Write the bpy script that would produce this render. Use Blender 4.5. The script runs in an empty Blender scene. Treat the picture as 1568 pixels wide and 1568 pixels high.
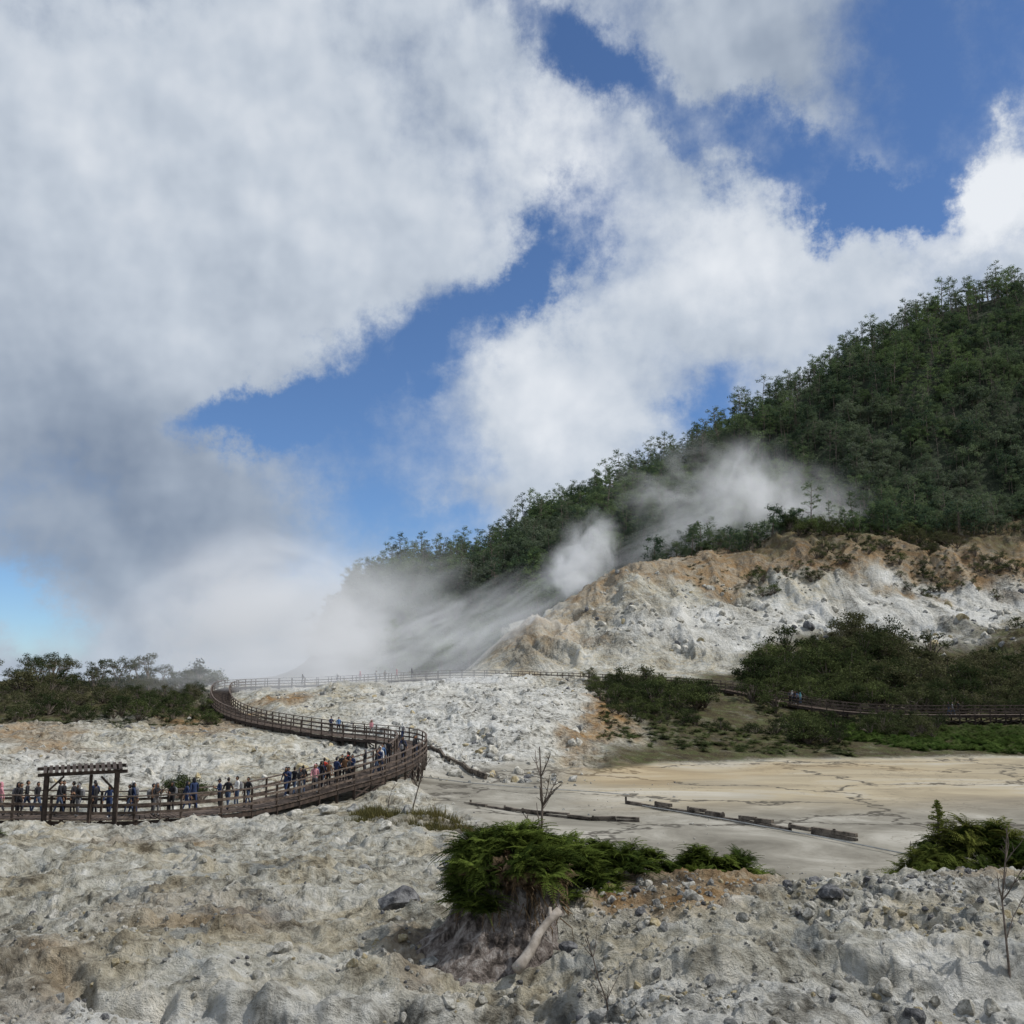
import bpy, bmesh, math, random, time
import numpy as np
from mathutils import Vector, Matrix, Euler
random.seed(7); rng=np.random.default_rng(7)
H=8.2; F=1506.0
CP=math.cos(math.atan(256/F)); SP=math.sin(math.atan(256/F))
def ray(px,py):
    return (px-784, F*CP-(784-py)*SP, F*SP+(784-py)*CP)
def Z(py,D):
    r=ray(784,py); return H+D*r[2]/r[1]
def W(px,py,D):
    r=ray(px,py); return Vector((D*r[0]/r[1],D,H+D*r[2]/r[1]))
def ss(a,b,x):
    t=np.clip((x-a)/(b-a),0,1); return t*t*(3-2*t)
# ---------------------------------------------------------------- noise
def _h(ix,iy,s):
    n=(ix.astype(np.int64)*374761393+iy.astype(np.int64)*668265263+s*1274126177)&0xffffffff
    n=((n^(n>>13))*1274126177)&0xffffffff
    n=(n^(n>>16))&0xffffffff
    return n/4294967295.0
def vn(x,y,s=0):
    ix=np.floor(x);iy=np.floor(y);fx=x-ix;fy=y-iy
    fx=fx*fx*fx*(fx*(fx*6-15)+10);fy=fy*fy*fy*(fy*(fy*6-15)+10)
    a=_h(ix,iy,s);b=_h(ix+1,iy,s);c=_h(ix,iy+1,s);d=_h(ix+1,iy+1,s)
    return (a+(b-a)*fx)*(1-fy)+(c+(d-c)*fx)*fy
def fbm(x,y,o=4,s=0,g=.5):
    t=0;a=1;n=0
    for i in range(o):
        t=t+a*vn(x,y,s+i*17);n+=a;a*=g
        x,y=(x*.8-y*.6)*2.03+11.3,(x*.6+y*.8)*2.03+5.1
    return t/n
def ridged(x,y,o=4,s=0):
    t=0;a=1;n=0
    for i in range(o):
        t=t+a*(1-np.abs(2*vn(x,y,s+i*13)-1));n+=a;a*=.5
        x,y=(x*.8-y*.6)*2.1+3.3,(x*.6+y*.8)*2.1+7.1
    return t/n
def worley(x,y,s=0):
    ix=np.floor(x);iy=np.floor(y)
    best=np.full(x.shape,9.0);val=np.zeros(x.shape)
    for dx in(-1,0,1):
        for dy in(-1,0,1):
            cx=ix+dx;cy=iy+dy
            px=cx+_h(cx,cy,s);py=cy+_h(cx,cy,s+5)
            d=np.hypot(px-x,py-y);m=d<best
            best=np.where(m,d,best);val=np.where(m,_h(cx,cy,s+9),val)
    return best,val
# ---------------------------------------------------------------- terrain base
near=[(4,6.2),(9,4.4)]
Lf=near+[(15,3.45),(20,3.1),(28,2.75),(42,2.0),(50,.5)]
Rf=near+[(15,3.5),(20,3.5),(25,3.35),(31,1.9),(40,.15)]
cols={
-900:Lf+[(58,.2),(90,2),(140,5),(200,7),(300,6)],
-200:Lf+[(58,.2),(85,1.9),(110,3.4),(140,5.0),(200,6.5),(300,5)],
0:Lf+[(58,.2),(70,.5),(85,Z(1160,85)),(110,Z(1117,110)),(140,Z(1083,140)),(185,Z(1062,185)),(260,4)],
200:Lf+[(58,.1),(72,.3),(95,Z(1150,95)),(118,Z(1105,118)),(150,Z(1070,150)),(190,Z(1058,190)),(260,4)],
330:Lf+[(58,.1),(76,.4),(100,Z(1135,100)),(125,Z(1100,125)),(150,Z(1062,150)),(200,7.0),(260,5)],
430:Lf[:5]+[(42,2.0),(50,1.5),(58,.2),(80,.5),(105,Z(1130,105)),(125,Z(1090,125)),(145,Z(1062,145)),(158,7.0),(200,7.0),(300,7)],
600:Lf[:5]+[(42,2.2),(49,1.9),(60,.3),(78,.4),(95,1.2),(120,Z(1090,120)),(152,Z(1049,152)),(170,8.0),(230,8.0),(310,15)],
700:near+[(15,3.3),(18,3.1),(26,2.8),(36,2.6),(46,1.6),(56,.3),(84,.2),(95,1.5),(112,Z(1095,112)),(148,Z(1045,148)),(165,8.2),(200,8.2),(240,9),(310,18)],
784:near+[(14,3.3),(18,3.1),(25,2.9),(33,2.7),(44,.7),(54,.05),(82,.1),(92,1.6),(112,Z(1090,112)),(148,Z(1042,148)),(168,8.2),(178,9.5),(212,Z(968,212)),(250,14),(320,Z(925,320))],
870:near+[(15,3.4),(20,3.4),(25,3.2),(32,2.0),(42,.4),(50,0),(84,0),(95,1.4),(118,Z(1085,118)),(150,Z(1042,150)),(168,8.5),(200,Z(980,200)),(236,Z(916,236)),(275,19),(330,Z(868,330))],
980:Rf+[(48,0),(94,0),(104,.9),(122,Z(1098,122)),(150,Z(1048,150)),(170,Z(1030,170)),(208,Z(940,208)),(248,Z(866,248)),(275,34),(350,Z(800,350))],
1100:Rf+[(48,0),(100,0),(108,.6),(125,Z(1105,125)),(148,Z(1055,148)),(166,Z(1040,166)),(200,Z(980,200)),(232,Z(915,232)),(256,Z(862,256)),(300,Z(835,300))],
1250:Rf+[(48,0),(104,0),(112,.5),(132,Z(1105,132)),(160,Z(1055,160)),(190,Z(1000,190)),(222,Z(938,222)),(236,Z(905,236)),(252,Z(845,252)),(275,Z(818,275))],
1400:Rf+[(48,0),(106,0),(113,.4),(130,Z(1112,130)),(165,Z(1050,165)),(198,Z(985,198)),(224,Z(945,224)),(238,Z(905,238)),(254,Z(855,254)),(280,Z(815,280))],
1568:Rf+[(48,0),(108,0),(114,.4),(130,Z(1112,130)),(165,Z(1048,165)),(198,Z(975,198)),(224,Z(945,224)),(238,Z(905,238)),(256,Z(845,256)),(282,Z(800,282))],
2400:Rf+[(48,0),(108,0),(114,.4),(130,3),(165,9),(198,18),(224,26),(238,34),(256,44),(282,54)],
}
rl=[(-900,1044),(0,1044),(380,1040),(440,1032),(485,1000),(515,945),(545,905),(600,880),(660,872),(700,866),(745,858),(780,838),(800,812),(840,788),(900,765),(980,730),(1020,712),(1060,688),(1110,652),(1180,612),(1215,600),(1250,574),(1320,530),(1350,520),(1400,485),(1480,458),(1568,438),(1900,330),(2700,300)]
ru=[];rt=[]
for a,b in rl:
    r=ray(a,b); ru.append(r[0]/r[1]); rt.append(r[2]/r[1])
NU,ND=420,460
U0,U1=-1.3,1.3
L0,L1=math.log(4),math.log(8000)
us=np.linspace(U0,U1,NU); ls=np.linspace(L0,L1,ND)
ck=sorted(cols); cu=np.array([(k-784)/1528 for k in ck]); cz=[cols[k] for k in ck]
G=np.zeros((NU,ND))
C=np.zeros((len(ck),ND))
for i,c in enumerate(cz):
    C[i]=np.interp(ls,[math.log(q[0]) for q in c],[q[1] for q in c])
for j in range(ND):
    G[:,j]=np.interp(us,cu,C[:,j])
for i,u in enumerate(us):
    Dr=440+20*u; zr=H+Dr*np.interp(u,ru,rt)
    Df=300.0; zf=np.interp(math.log(Df),ls,G[i])
    D=np.exp(ls)
    m=D>Df
    prof=np.interp(D,[Df,Df+(Dr-Df)*.5,Dr,Dr+40,700,1100,8000],[zf,zf+(zr-zf)*.53,zr,zr*.93,zr*.55+2,zr*.1+1,-10])
    G[i,m]=prof[m]
def blur(A,ax,n):
    k=np.hanning(n+2)[1:-1];k/=k.sum();p=n//2
    A=np.pad(A,[(p,p) if a==ax else (0,0) for a in(0,1)],mode='edge')
    return np.apply_along_axis(lambda v:np.convolve(v,k,'valid'),ax,A)
G=blur(blur(G,0,7),1,5)
def uD(x,y):
    a=np.clip(np.arctan2(x,y),-.9,.9); r=np.hypot(x,y)
    return np.tan(a), np.maximum(r*np.cos(a),.5)
def base(x,y):
    u,D=uD(x,y)
    fu=np.clip((u-U0)/(U1-U0)*(NU-1),0,NU-1.001); fl=np.clip((np.log(D)-L0)/(L1-L0)*(ND-1),0,ND-1.001)
    i=fu.astype(int);j=fl.astype(int);fu=fu-i;fl=fl-j
    return (G[i,j]*(1-fu)+G[i+1,j]*fu)*(1-fl)+(G[i,j+1]*(1-fu)+G[i+1,j+1]*fu)*fl
bw=[(-420,50,1.3),(-150,51,1.3),(0,53,1.2),(100,54,1.05),(200,54.5,.95),(300,56,.95),(400,60,.9),(500,66,1.25),(575,72,1.6),(618,79,1.95),(632,86,2.2),(624,92,2.4),(590,97,2.5),(520,103,2.6),(430,112,3.1),(375,122,3.6),(345,133,4.5),(338,145,5.9),(352,154,6.8),(400,158,7.1),(500,161,7.4),(600,165,8.0),(700,167,8.5),(780,166,8.35),(870,162,8.0),(960,156,7.6),(1050,151,7.1),(1110,147,6.7),(1170,143,5.6),(1230,138,4.6),(1300,134,3.9),(1400,132,3.6),(1568,132,3.6),(1750,132,3.6)]
P=[Vector((D*(p-784)/1528,D,z)) for p,D,z in bw]
def catmull(P,step):
    out=[]
    for i in range(len(P)-1):
        p0=P[max(i-1,0)];p1=P[i];p2=P[i+1];p3=P[min(i+2,len(P)-1)]
        n=12
        for k in range(n):
            t=k/n
            out.append(.5*((2*p1)+(p2-p0)*t+(2*p0-5*p1+4*p2-p3)*t*t+(3*p1-p0-3*p2+p3)*t**3))
    out.append(P[-1])
    res=[out[0].copy()];acc=0
    for a,b in zip(out,out[1:]):
        L=(b-a).length;
        if L<1e-6: continue
        d=step-acc
        while d<=L:
            res.append(a.lerp(b,d/L)); d+=step
        acc=L-(d-step)
    return res
path=catmull(P,2.0)
pa=np.array([tuple(p) for p in path])
def lakeedge(p):
    n_=np.interp(p,[560,650,784,900,1000,1568,2400],[86,72,50,45,38,36,36]); f_=np.interp(p,[560,650,700,900,1000,1200,1568,2400],[80,86,86,88,98,105,109,109])
    return n_,f_
def lakemask(u,D,x,y):
    p=784+1528*u; n_,f_=lakeedge(p)
    w=(fbm(x*.12,y*.12,3,50)-.5)*10
    return ss(n_-4,n_+2,D+w*.5)*(1-ss(f_-3,f_+2,D+w))
def terr(z,step,sh=.32):
    q=z/step;f=np.floor(q);t=q-f
    return (f+ss(.5-sh/2,.5+sh/2,t))*step
def ground(x,y,full=False):
    x=np.asarray(x,float);y=np.asarray(y,float)
    z=base(x,y);u,D=uD(x,y);p=784+1528*u
    lk=lakemask(u,D,x,y)
    fg=1-ss(40,55,D)
    mid=ss(50,62,D)*(1-ss(165,180,D))*(1-.65*ss(900,960,p))
    sc=ss(165,185,D)*(1-ss(270,300,D))*ss(700,820,p)
    mt=ss(280,320,D)
    nz=1-lk
    lump=(fbm(x*.28,y*.28,4,1)-.5)*1.1
    rd=ridged(x*.45+fbm(x*.3,y*.3,2,4)*2,y*.7,4,3)
    rd2=ridged(x*1.6+lump,y*2.1,4,13)
    w1,v1=worley(x*1.7+lump*.6,y*1.7,7); w2,v2=worley(x*5.5,y*5.5,8)
    st=np.maximum(0,.42-w1)*(v1>.7)*v1*.75+np.maximum(0,.4-w2)*(v2>.55)*.15
    fine=(fbm(x*3,y*3,4,20)-.5)*.22
    zf=lump*.95+(rd-.55)*.5+(rd2-.55)*.16+fine
    sl=ss(.40,.58,fbm(x*.12+9,y*.16,3,77))
    cr,cv_=worley(x*.55+lump*1.3,y*.8+lump,21)
    zf=zf*(1-sl*.55)+(terr(zf+.16*lump,.2,.28)*.9+cv_*.15-.12*ss(.5,.75,cr))*sl*.55
    ledge=(fbm(x*.35,y*.35,4,88)-.5)*2.6
    zf=zf-.32*(1-ss(16.3,16.55,D+ledge))+.16
    z=z+fg*nz*(zf+st*.6)*(ss(3,12,D))
    zm=(fbm(x*.12,y*.12,4,31)-.5)*1.6+(ridged(x*.25,y*.2,4,33)-.5)*1.2+fine*1.0
    zm=zm*.45+terr(zm+(fbm(x*.4,y*.4,3,35)-.5)*.8,.6,.35)*.55
    z=z+mid*nz*(zm+st*.9)
    wx=fbm(x*.03,y*.03,3,40)*2.0
    g=ridged(x*.05+wx,y*.018,5,41)
    zs=(g-.5)*7+(ridged(x*.13+wx,y*.07,5,44)-.5)*3.8
    up=ss(232,242,D+(fbm(x*.05,y*.05,3,47)-.5)*16)
    zs=zs*(.88-.28*up)+terr(zs+fbm(x*.08,y*.08,3,46)*3,2.2,.45)*(.1+.35*up)-1
    z=z+sc*(zs+st*1.2)
    z=z+mt*((fbm(x*.02,y*.02,4,61)-.5)*16)*(1-ss(380,440,D)*.6)*ss(500,600,p)
    z=z+lk*((fbm(x*.5,y*.5,4,71)-.5)*.06)
    sel=(D>42)&(D<180)
    xs=x[sel];ys=y[sel]
    if xs.size:
        best=np.full(xs.shape,1e9);dz=np.zeros(xs.shape)
        for q in pa[::2]:
            d=np.hypot(xs-q[0],ys-q[1]);m=d<best
            best=np.where(m,d,best);dz=np.where(m,q[2],dz)
        t=1-ss(2.5,6,best)
        zz=z[sel]; lim=dz-.5
        z[sel]=np.where(zz>lim,zz+(lim-zz)*t,zz)
    return z
def gz(x,y): return float(ground(np.array([x]),np.array([y]))[0])
# ---------------------------------------------------------------- material helpers
def newmat(n):
    m=bpy.data.materials.new(n);m.use_nodes=True;nt=m.node_tree
    for a in list(nt.nodes):
        nt.nodes.remove(a)
    o=nt.nodes.new('ShaderNodeOutputMaterial');return m,nt,o
class NB:
    def __init__(s,nt): s.nt=nt
    def n(s,t,**k):
        a=s.nt.nodes.new(t)
        for q,v in k.items(): setattr(a,q,v)
        return a
    def set(s,sock,v):
        if isinstance(v,bpy.types.NodeSocket): s.nt.links.new(v,sock)
        elif v is not None: sock.default_value=v
    def m(s,op,a,b=None,c=None,clamp=False):
        q=s.n('ShaderNodeMath',operation=op,use_clamp=clamp); s.set(q.inputs[0],a); s.set(q.inputs[1],b)
        if c is not None: s.set(q.inputs[2],c)
        return q.outputs[0]
    def vm(s,op,a,b=None,sc=None):
        q=s.n('ShaderNodeVectorMath',operation=op); s.set(q.inputs[0],a); s.set(q.inputs[1],b)
        if sc is not None: s.set(q.inputs['Scale'],sc)
        return q.outputs['Value' if op in('LENGTH','DOT_PRODUCT') else 'Vector']
    def mix(s,f,a,b,bt='MIX'):
        q=s.n('ShaderNodeMix',data_type='RGBA',blend_type=bt); s.set(q.inputs[0],f); s.set(q.inputs[6],a if isinstance(a,bpy.types.NodeSocket) else (*a,1)); s.set(q.inputs[7],b if isinstance(b,bpy.types.NodeSocket) else (*b,1)); return q.outputs[2]
    def noise(s,v,sc,det=6,ro=.55,dist=0,col=False):
        q=s.n('ShaderNodeTexNoise'); s.set(q.inputs['Vector'],v); q.inputs['Scale'].default_value=sc;q.inputs['Detail'].default_value=det;q.inputs['Roughness'].default_value=ro;q.inputs['Distortion'].default_value=dist
        return q.outputs['Color' if col else 'Fac']
    def ramp(s,f,pts,interp='LINEAR'):
        q=s.n('ShaderNodeValToRGB'); s.set(q.inputs[0],f); e=q.color_ramp.elements; q.color_ramp.interpolation=interp
        while len(e)<len(pts): e.new(.5)
        for i,(t,c) in enumerate(pts): e[i].position=t; e[i].color=(*c,1) if len(c)==3 else c
        return q.outputs[0]
    def mr(s,v,a,b,c=0,d=1,smooth=True):
        q=s.n('ShaderNodeMapRange',interpolation_type='SMOOTHSTEP' if smooth else 'LINEAR'); s.set(q.inputs[0],v)
        for i,t in enumerate((a,b,c,d)): s.set(q.inputs[i+1],t)
        return q.outputs[0]
def simple(name,c1,c2,scale=3,rough=.85,bump=.3,bdist=.02,space='Object'):
    m,nt,o=newmat(name);b=NB(nt);tc=b.n('ShaderNodeTexCoord').outputs[space]
    n=b.noise(tc,scale,5,.6); c=b.mix(b.mr(n,.35,.65),c1,c2)
    p=b.n('ShaderNodeBsdfPrincipled'); b.set(p.inputs['Base Color'],c); p.inputs['Roughness'].default_value=rough; p.inputs['Specular IOR Level'].default_value=.25
    bp=b.n('ShaderNodeBump'); bp.inputs['Strength'].default_value=bump;bp.inputs['Distance'].default_value=bdist; b.set(bp.inputs['Height'],b.noise(tc,scale*4,4,.65)); b.set(p.inputs['Normal'],bp.outputs[0])
    nt.links.new(p.outputs[0],o.inputs[0]); return m
def foliage(name,dark,light,alt,seed=0,transl=.25):
    m,nt,o=newmat(name);b=NB(nt)
    geo=b.n('ShaderNodeNewGeometry'); oi=b.n('ShaderNodeObjectInfo')
    big=b.noise(oi.outputs['Location'],.018,2,.5); 
    f=b.m('ADD',b.m('MULTIPLY',oi.outputs['Random'],.7),b.m('MULTIPLY',b.noise(geo.outputs['Position'],.9,1),.5))
    c=b.mix(b.mr(f,.3,.95),dark,light); c=b.mix(b.m('MULTIPLY',b.mr(big,.46,.6),b.mr(oi.outputs['Random'],.1,.8)),c,alt)
    d=b.n('ShaderNodeBsdfDiffuse');t=b.n('ShaderNodeBsdfTranslucent');b.set(d.inputs[0],c);b.set(t.inputs[0],b.mix(.5,c,light))
    s=b.n('ShaderNodeMixShader');s.inputs[0].default_value=transl;nt.links.new(d.outputs[0],s.inputs[1]);nt.links.new(t.outputs[0],s.inputs[2]);nt.links.new(s.outputs[0],o.inputs[0]);return m
# ---------------------------------------------------------------- ground mesh
def grid_terrain():
    a=np.concatenate([np.radians(np.linspace(-180,-34,50,endpoint=False)),np.radians(np.linspace(-34,34,900)),np.radians(np.linspace(34,180,51)[1:])])
    r=np.concatenate([np.geomspace(1.2,11,26,endpoint=False),np.geomspace(11,60,340,endpoint=False),np.geomspace(60,520,360,endpoint=False),np.geomspace(520,9000,50)])
    A,R=np.meshgrid(a,r,indexing='ij'); x=(R*np.sin(A)).ravel(); y=(R*np.cos(A)).ravel()
    z=np.concatenate([ground(cx,cy) for cx,cy in zip(np.array_split(x,6),np.array_split(y,6))])
    na,nr=len(a),len(r)
    i=np.arange(na-1)[:,None]*nr+np.arange(nr-1)[None,:]; i=i.ravel()
    f=np.stack([i,i+1,i+nr+1,i+nr],1)[:, ::-1]
    me=bpy.data.meshes.new('ground'); me.vertices.add(len(x)); me.vertices.foreach_set('co',np.stack([x,y,z],1).ravel().astype(np.float32))
    me.loops.add(f.size); me.loops.foreach_set('vertex_index',f.ravel().astype(np.int32)); me.polygons.add(len(f)); me.polygons.foreach_set('loop_start',np.arange(0,f.size,4,dtype=np.int32)); me.polygons.foreach_set('loop_total',np.full(len(f),4,np.int32))
    me.polygons.foreach_set('use_smooth',np.ones(len(f),bool)); me.update(calc_edges=True)
    u,D=uD(x,y); p=784+1528*u
    wx=(fbm(x*.1,y*.1,4,80)-.5); wy=(fbm(x*.1,y*.1,4,90)-.5)
    Dw=D+wx*26*np.clip(D/120,0,1); pw=p+wy*150
    lk=lakemask(u,D,x,y)
    def blob(cp,cd,rp,rd): return 1-ss(.45,1.0,np.hypot((pw-cp)/rp,(Dw-cd)/rd))
    fe=lakeedge(p)[1]
    lim=np.interp(pw,[900,1060,1180,1300],[160,164,190,200])
    gr=ss(915,990,pw)*ss(-3,1,D-fe)*(1-ss(lim-6,lim+6,Dw))
    gr=np.maximum(gr,(1-ss(270,360,pw))*ss(108,118,Dw)*(1-ss(900,1000,D)))
    gr=np.maximum(gr,ss(1100,1250,pw)*ss(250,266,Dw)*.75)
    gr=np.maximum(gr,blob(600,44,55,5)*.5)
    oc=blob(905,118,55,34)+blob(1170,117,70,10)*.8+blob(330,118,80,18)*.8+blob(60,100,140,14)*.6+blob(400,142,70,10)
    oc=oc+ss(930,1060,pw)*ss(232,242,Dw)*(1-ss(285,300,D))*.95
    oc=oc+blob(830,205,110,34)*.5+blob(930,238,90,22)*.7
    oc=oc+blob(1000,23.0,230,3.6)*1.3+blob(620,19,60,2.5)*.7+blob(250,36,160,4)*.5+blob(1500,24,90,2)*.5+blob(1000,88,160,8)*.35+blob(60,17,120,4)*.5+blob(1250,95,250,7)*.25+blob(300,22,200,3)*.35
    wh=blob(700,115,230,60)*.95+blob(1200,203,420,30)*1.1+blob(1500,225,260,16)+blob(60,112,180,9)*.4+blob(150,84,250,14)*.8+blob(1480,22,160,3)*.9+ (1-ss(15.6,17.4,Dw))*1.0+blob(300,40,300,5)*.35+.35*fbm(x*.2,y*.2,3,95)
    wh=wh*(1-.6*blob(950,215,150,22))
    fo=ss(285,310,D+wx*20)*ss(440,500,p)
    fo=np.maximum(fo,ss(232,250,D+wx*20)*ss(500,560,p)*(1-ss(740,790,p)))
    gr=np.maximum(gr,ss(285,310,D)*.8)
    for nme,(r_,g_,b_,a_) in {'maskA':(lk,gr,oc,wh),'maskB':(fo,ss(60,74,D)*ss(800,960,p),ss(165,180,D),0*fo)}.items():
        at=me.color_attributes.new(nme,'FLOAT_COLOR','POINT')
        at.data.foreach_set('color',np.clip(np.stack([r_,g_,b_,a_],1),0,1).ravel().astype(np.float32))
    ob=bpy.data.objects.new('ground',me); bpy.context.collection.objects.link(ob); return ob
gob=grid_terrain()
m,nt,o=newmat('volcanic_ground');b=NB(nt)
pos=b.n('ShaderNodeNewGeometry').outputs['Position']
A=b.n('ShaderNodeVertexColor',layer_name='maskA');B=b.n('ShaderNodeVertexColor',layer_name='maskB')
sA=b.n('ShaderNodeSeparateColor');nt.links.new(A.outputs[0],sA.inputs[0]);sB=b.n('ShaderNodeSeparateColor');nt.links.new(B.outputs[0],sB.inputs[0])
n1=b.noise(pos,.35,8,.68,.4); n2=b.noise(pos,2.2,8,.7,.3); n3=b.noise(pos,.09,5,.6,.5); n5=b.noise(b.vm('MULTIPLY',pos,(1,.35,.6)),.12,8,.68,.6)
mixn=b.m('ADD',b.m('MULTIPLY',n1,.45),b.m('MULTIPLY',n2,.55))
mixn=b.m('ADD',b.m('MULTIPLY',mixn,b.mr(sB.outputs[2],0,1,1,.55)),b.m('MULTIPLY',n5,b.mr(sB.outputs[2],0,1,0,.45)))
rock=b.ramp(mixn,[(.385,(.075,.068,.055)),(.44,(.21,.195,.155)),(.495,(.36,.345,.285)),(.55,(.49,.475,.415)),(.64,(.67,.665,.63))])
yel=b.ramp(mixn,[(.385,(.12,.09,.05)),(.5,(.39,.325,.20)),(.62,(.57,.49,.34))]); rock=b.mix(b.mr(b.noise(pos,.3,6,.65,.8),.46,.62,0,.65),rock,yel)
blue=b.mix(b.mr(b.noise(pos,.6,5,.6,.8),.56,.63,0,.6),rock,(.24,.265,.275))
white=b.ramp(mixn,[(.385,(.09,.086,.075)),(.44,(.28,.275,.25)),(.50,(.52,.515,.485)),(.63,(.76,.76,.74))])
c=b.mix(b.m('MULTIPLY',A.outputs['Alpha'],.85),blue,white)
och=b.ramp(mixn,[(.38,(.055,.038,.026)),(.46,(.165,.115,.068)),(.54,(.29,.215,.13)),(.66,(.45,.385,.29))])
ocf=b.m('MULTIPLY',sA.outputs[2],b.mr(n1,.35,.58,.5,1.0))
c=b.mix(ocf,c,och)
orange=b.m('MULTIPLY',b.m('MULTIPLY',sA.outputs[2],b.mr(b.noise(pos,.3,5,.6,.5),.47,.6,0,.8)),b.mr(sB.outputs[2],0,1,1,.65)); c=b.mix(orange,c,b.ramp(mixn,[(.38,(.11,.055,.02)),(.6,(.36,.21,.08))]))
mudA=b.ramp(b.noise(b.vm('MULTIPLY',pos,(.6,1.4,1)),.08,8,.62,.8),[(.3,(.20,.17,.125)),(.43,(.29,.245,.17)),(.52,(.365,.31,.215)),(.6,(.38,.345,.28)),(.7,(.48,.455,.395))])
mudB=b.ramp(b.noise(pos,.15,8,.65,.6),[(.3,(.12,.11,.09)),(.5,(.235,.22,.185)),(.7,(.40,.38,.335))])
mud=b.mix(b.m('MULTIPLY',sB.outputs[1],b.mr(n3,.2,.5,.7,1)),mudB,mudA)
vor=b.n('ShaderNodeTexVoronoi',feature='DISTANCE_TO_EDGE');vor.inputs['Scale'].default_value=.06
wv=b.vm('ADD',pos,b.vm('SCALE',b.noise(pos,.12,5,.65,0,True),None,16.0)); nt.links.new(wv,vor.inputs['Vector'])
mud=b.mix(b.mr(vor.outputs[0],.008,.028,.85,0),mud,(.06,.053,.043))
vor2=b.n('ShaderNodeTexVoronoi',feature='DISTANCE_TO_EDGE');vor2.inputs['Scale'].default_value=.35;nt.links.new(wv,vor2.inputs['Vector'])
mud=b.mix(b.m('MULTIPLY',b.mr(vor2.outputs[0],.0,.06,.5,0),b.mr(n3,.45,.6)),mud,(.12,.105,.08))
mud=b.mix(b.m('MULTIPLY',sA.outputs[2],.7),mud,(.36,.24,.10))
c=b.mix(sA.outputs[0],c,mud)
grn=b.ramp(b.noise(pos,.5,6,.7),[(.3,(.035,.03,.018)),(.48,(.075,.062,.032)),(.6,(.08,.09,.035)),(.75,(.17,.14,.075))])
c=b.mix(b.m('MULTIPLY',sA.outputs[1],b.mr(n1,.3,.5,.6,1)),c,grn)
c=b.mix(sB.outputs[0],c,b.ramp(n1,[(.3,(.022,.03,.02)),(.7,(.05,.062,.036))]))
pr=b.n('ShaderNodeBsdfPrincipled');b.set(pr.inputs['Base Color'],c);pr.inputs['Roughness'].default_value=.95;pr.inputs['Specular IOR Level'].default_value=.15
hh=b.m('ADD',b.m('MULTIPLY',n1,1.1),b.m('MULTIPLY',n2,.55))
hh=b.m('ADD',hh,b.m('MULTIPLY',b.m('MULTIPLY',n5,4.2),sB.outputs[2]))
bp=b.n('ShaderNodeBump');b.set(bp.inputs['Strength'],b.mr(sA.outputs[0],0,1,1,.1));bp.inputs['Distance'].default_value=.68;b.set(bp.inputs['Height'],hh);b.set(pr.inputs['Normal'],bp.outputs[0])
nt.links.new(pr.outputs[0],o.inputs[0]); gob.data.materials.append(m)
# ---------------------------------------------------------------- mesh builder
class MB:
    def __init__(s): s.v=[];s.f=[];s.m=[]
    def beam(s,p0,p1,w,h,mi=0):
        p0=Vector(p0);p1=Vector(p1);d=(p1-p0).normalized();sd=d.cross(Vector((0,0,1)))
        if sd.length<.05: sd=Vector((1,0,0))
        sd.normalize();up=sd.cross(d);k=len(s.v)
        for q in(p0,p1):
            for a,c in((-1,-1),(1,-1),(1,1),(-1,1)): s.v.append(q+sd*a*w/2+up*c*h/2)
        for f in((0,1,2,3),(7,6,5,4),(0,4,5,1),(1,5,6,2),(2,6,7,3),(3,7,4,0)): s.f.append([k+i for i in f]);s.m.append(mi)
    def tube(s,pts,rad,n=6,mi=0,jit=0):
        k=len(s.v);pts=[Vector(p) for p in pts]
        for i,(p,r) in enumerate(zip(pts,rad)):
            d=(pts[min(i+1,len(pts)-1)]-pts[max(i-1,0)]).normalized();a=d.orthogonal().normalized() if abs(d.z)>.95 else d.cross(Vector((0,0,1))).normalized();c=d.cross(a)
            for j in range(n):
                t=2*math.pi*j/n;rr=r*(1+random.uniform(-jit,jit));s.v.append(p+a*math.cos(t)*rr+c*math.sin(t)*rr)
        for i in range(len(pts)-1):
            for j in range(n):
                s.f.append([k+i*n+j,k+i*n+(j+1)%n,k+(i+1)*n+(j+1)%n,k+(i+1)*n+j]);s.m.append(mi)
        s.f.append([k+j for j in range(n)][::-1]);s.m.append(mi);e=k+(len(pts)-1)*n;s.f.append([e+j for j in range(n)]);s.m.append(mi)
    def quad(s,c,a,bb,mi=1):
        k=len(s.v);s.v+= [c-a,c-bb*.8+a*.1,c+a,c+bb*.8-a*.1];s.f.append([k,k+1,k+2,k+3]);s.m.append(mi)
    def leafs(s,c,r,n,size,mi=1,flat=.7):
        for _ in range(n):
            d=Vector((random.gauss(0,1),random.gauss(0,1),random.gauss(0,1)));d.normalize();q=random.random()**.45
            pnt=c+Vector((d.x*r*q,d.y*r*q,d.z*r*q*flat))
            a=Vector((random.gauss(0,1),random.gauss(0,1),random.gauss(0,.6))).normalized();e=a.cross((d+Vector((random.gauss(0,.5),random.gauss(0,.5),.6+random.gauss(0,.5)))).normalized())
            if e.length<.1: continue
            sz=size*random.uniform(.6,1.3);s.quad(pnt,a*sz,e.normalized()*sz*.55,mi)
    def mesh(s,name,mats,smooth=False):
        me=bpy.data.meshes.new(name);me.from_pydata([tuple(v) for v in s.v],[],s.f);me.polygons.foreach_set('material_index',s.m)
        for q in mats: me.materials.append(q)
        if smooth: me.polygons.foreach_set('use_smooth',[True]*len(s.f))
        me.update();return me
    def obj(s,name,mats,parent=None,smooth=False,link=True):
        ob=bpy.data.objects.new(name,s.mesh(name,mats,smooth))
        if link: bpy.context.collection.objects.link(ob)
        if parent: ob.parent=parent
        return ob
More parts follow.
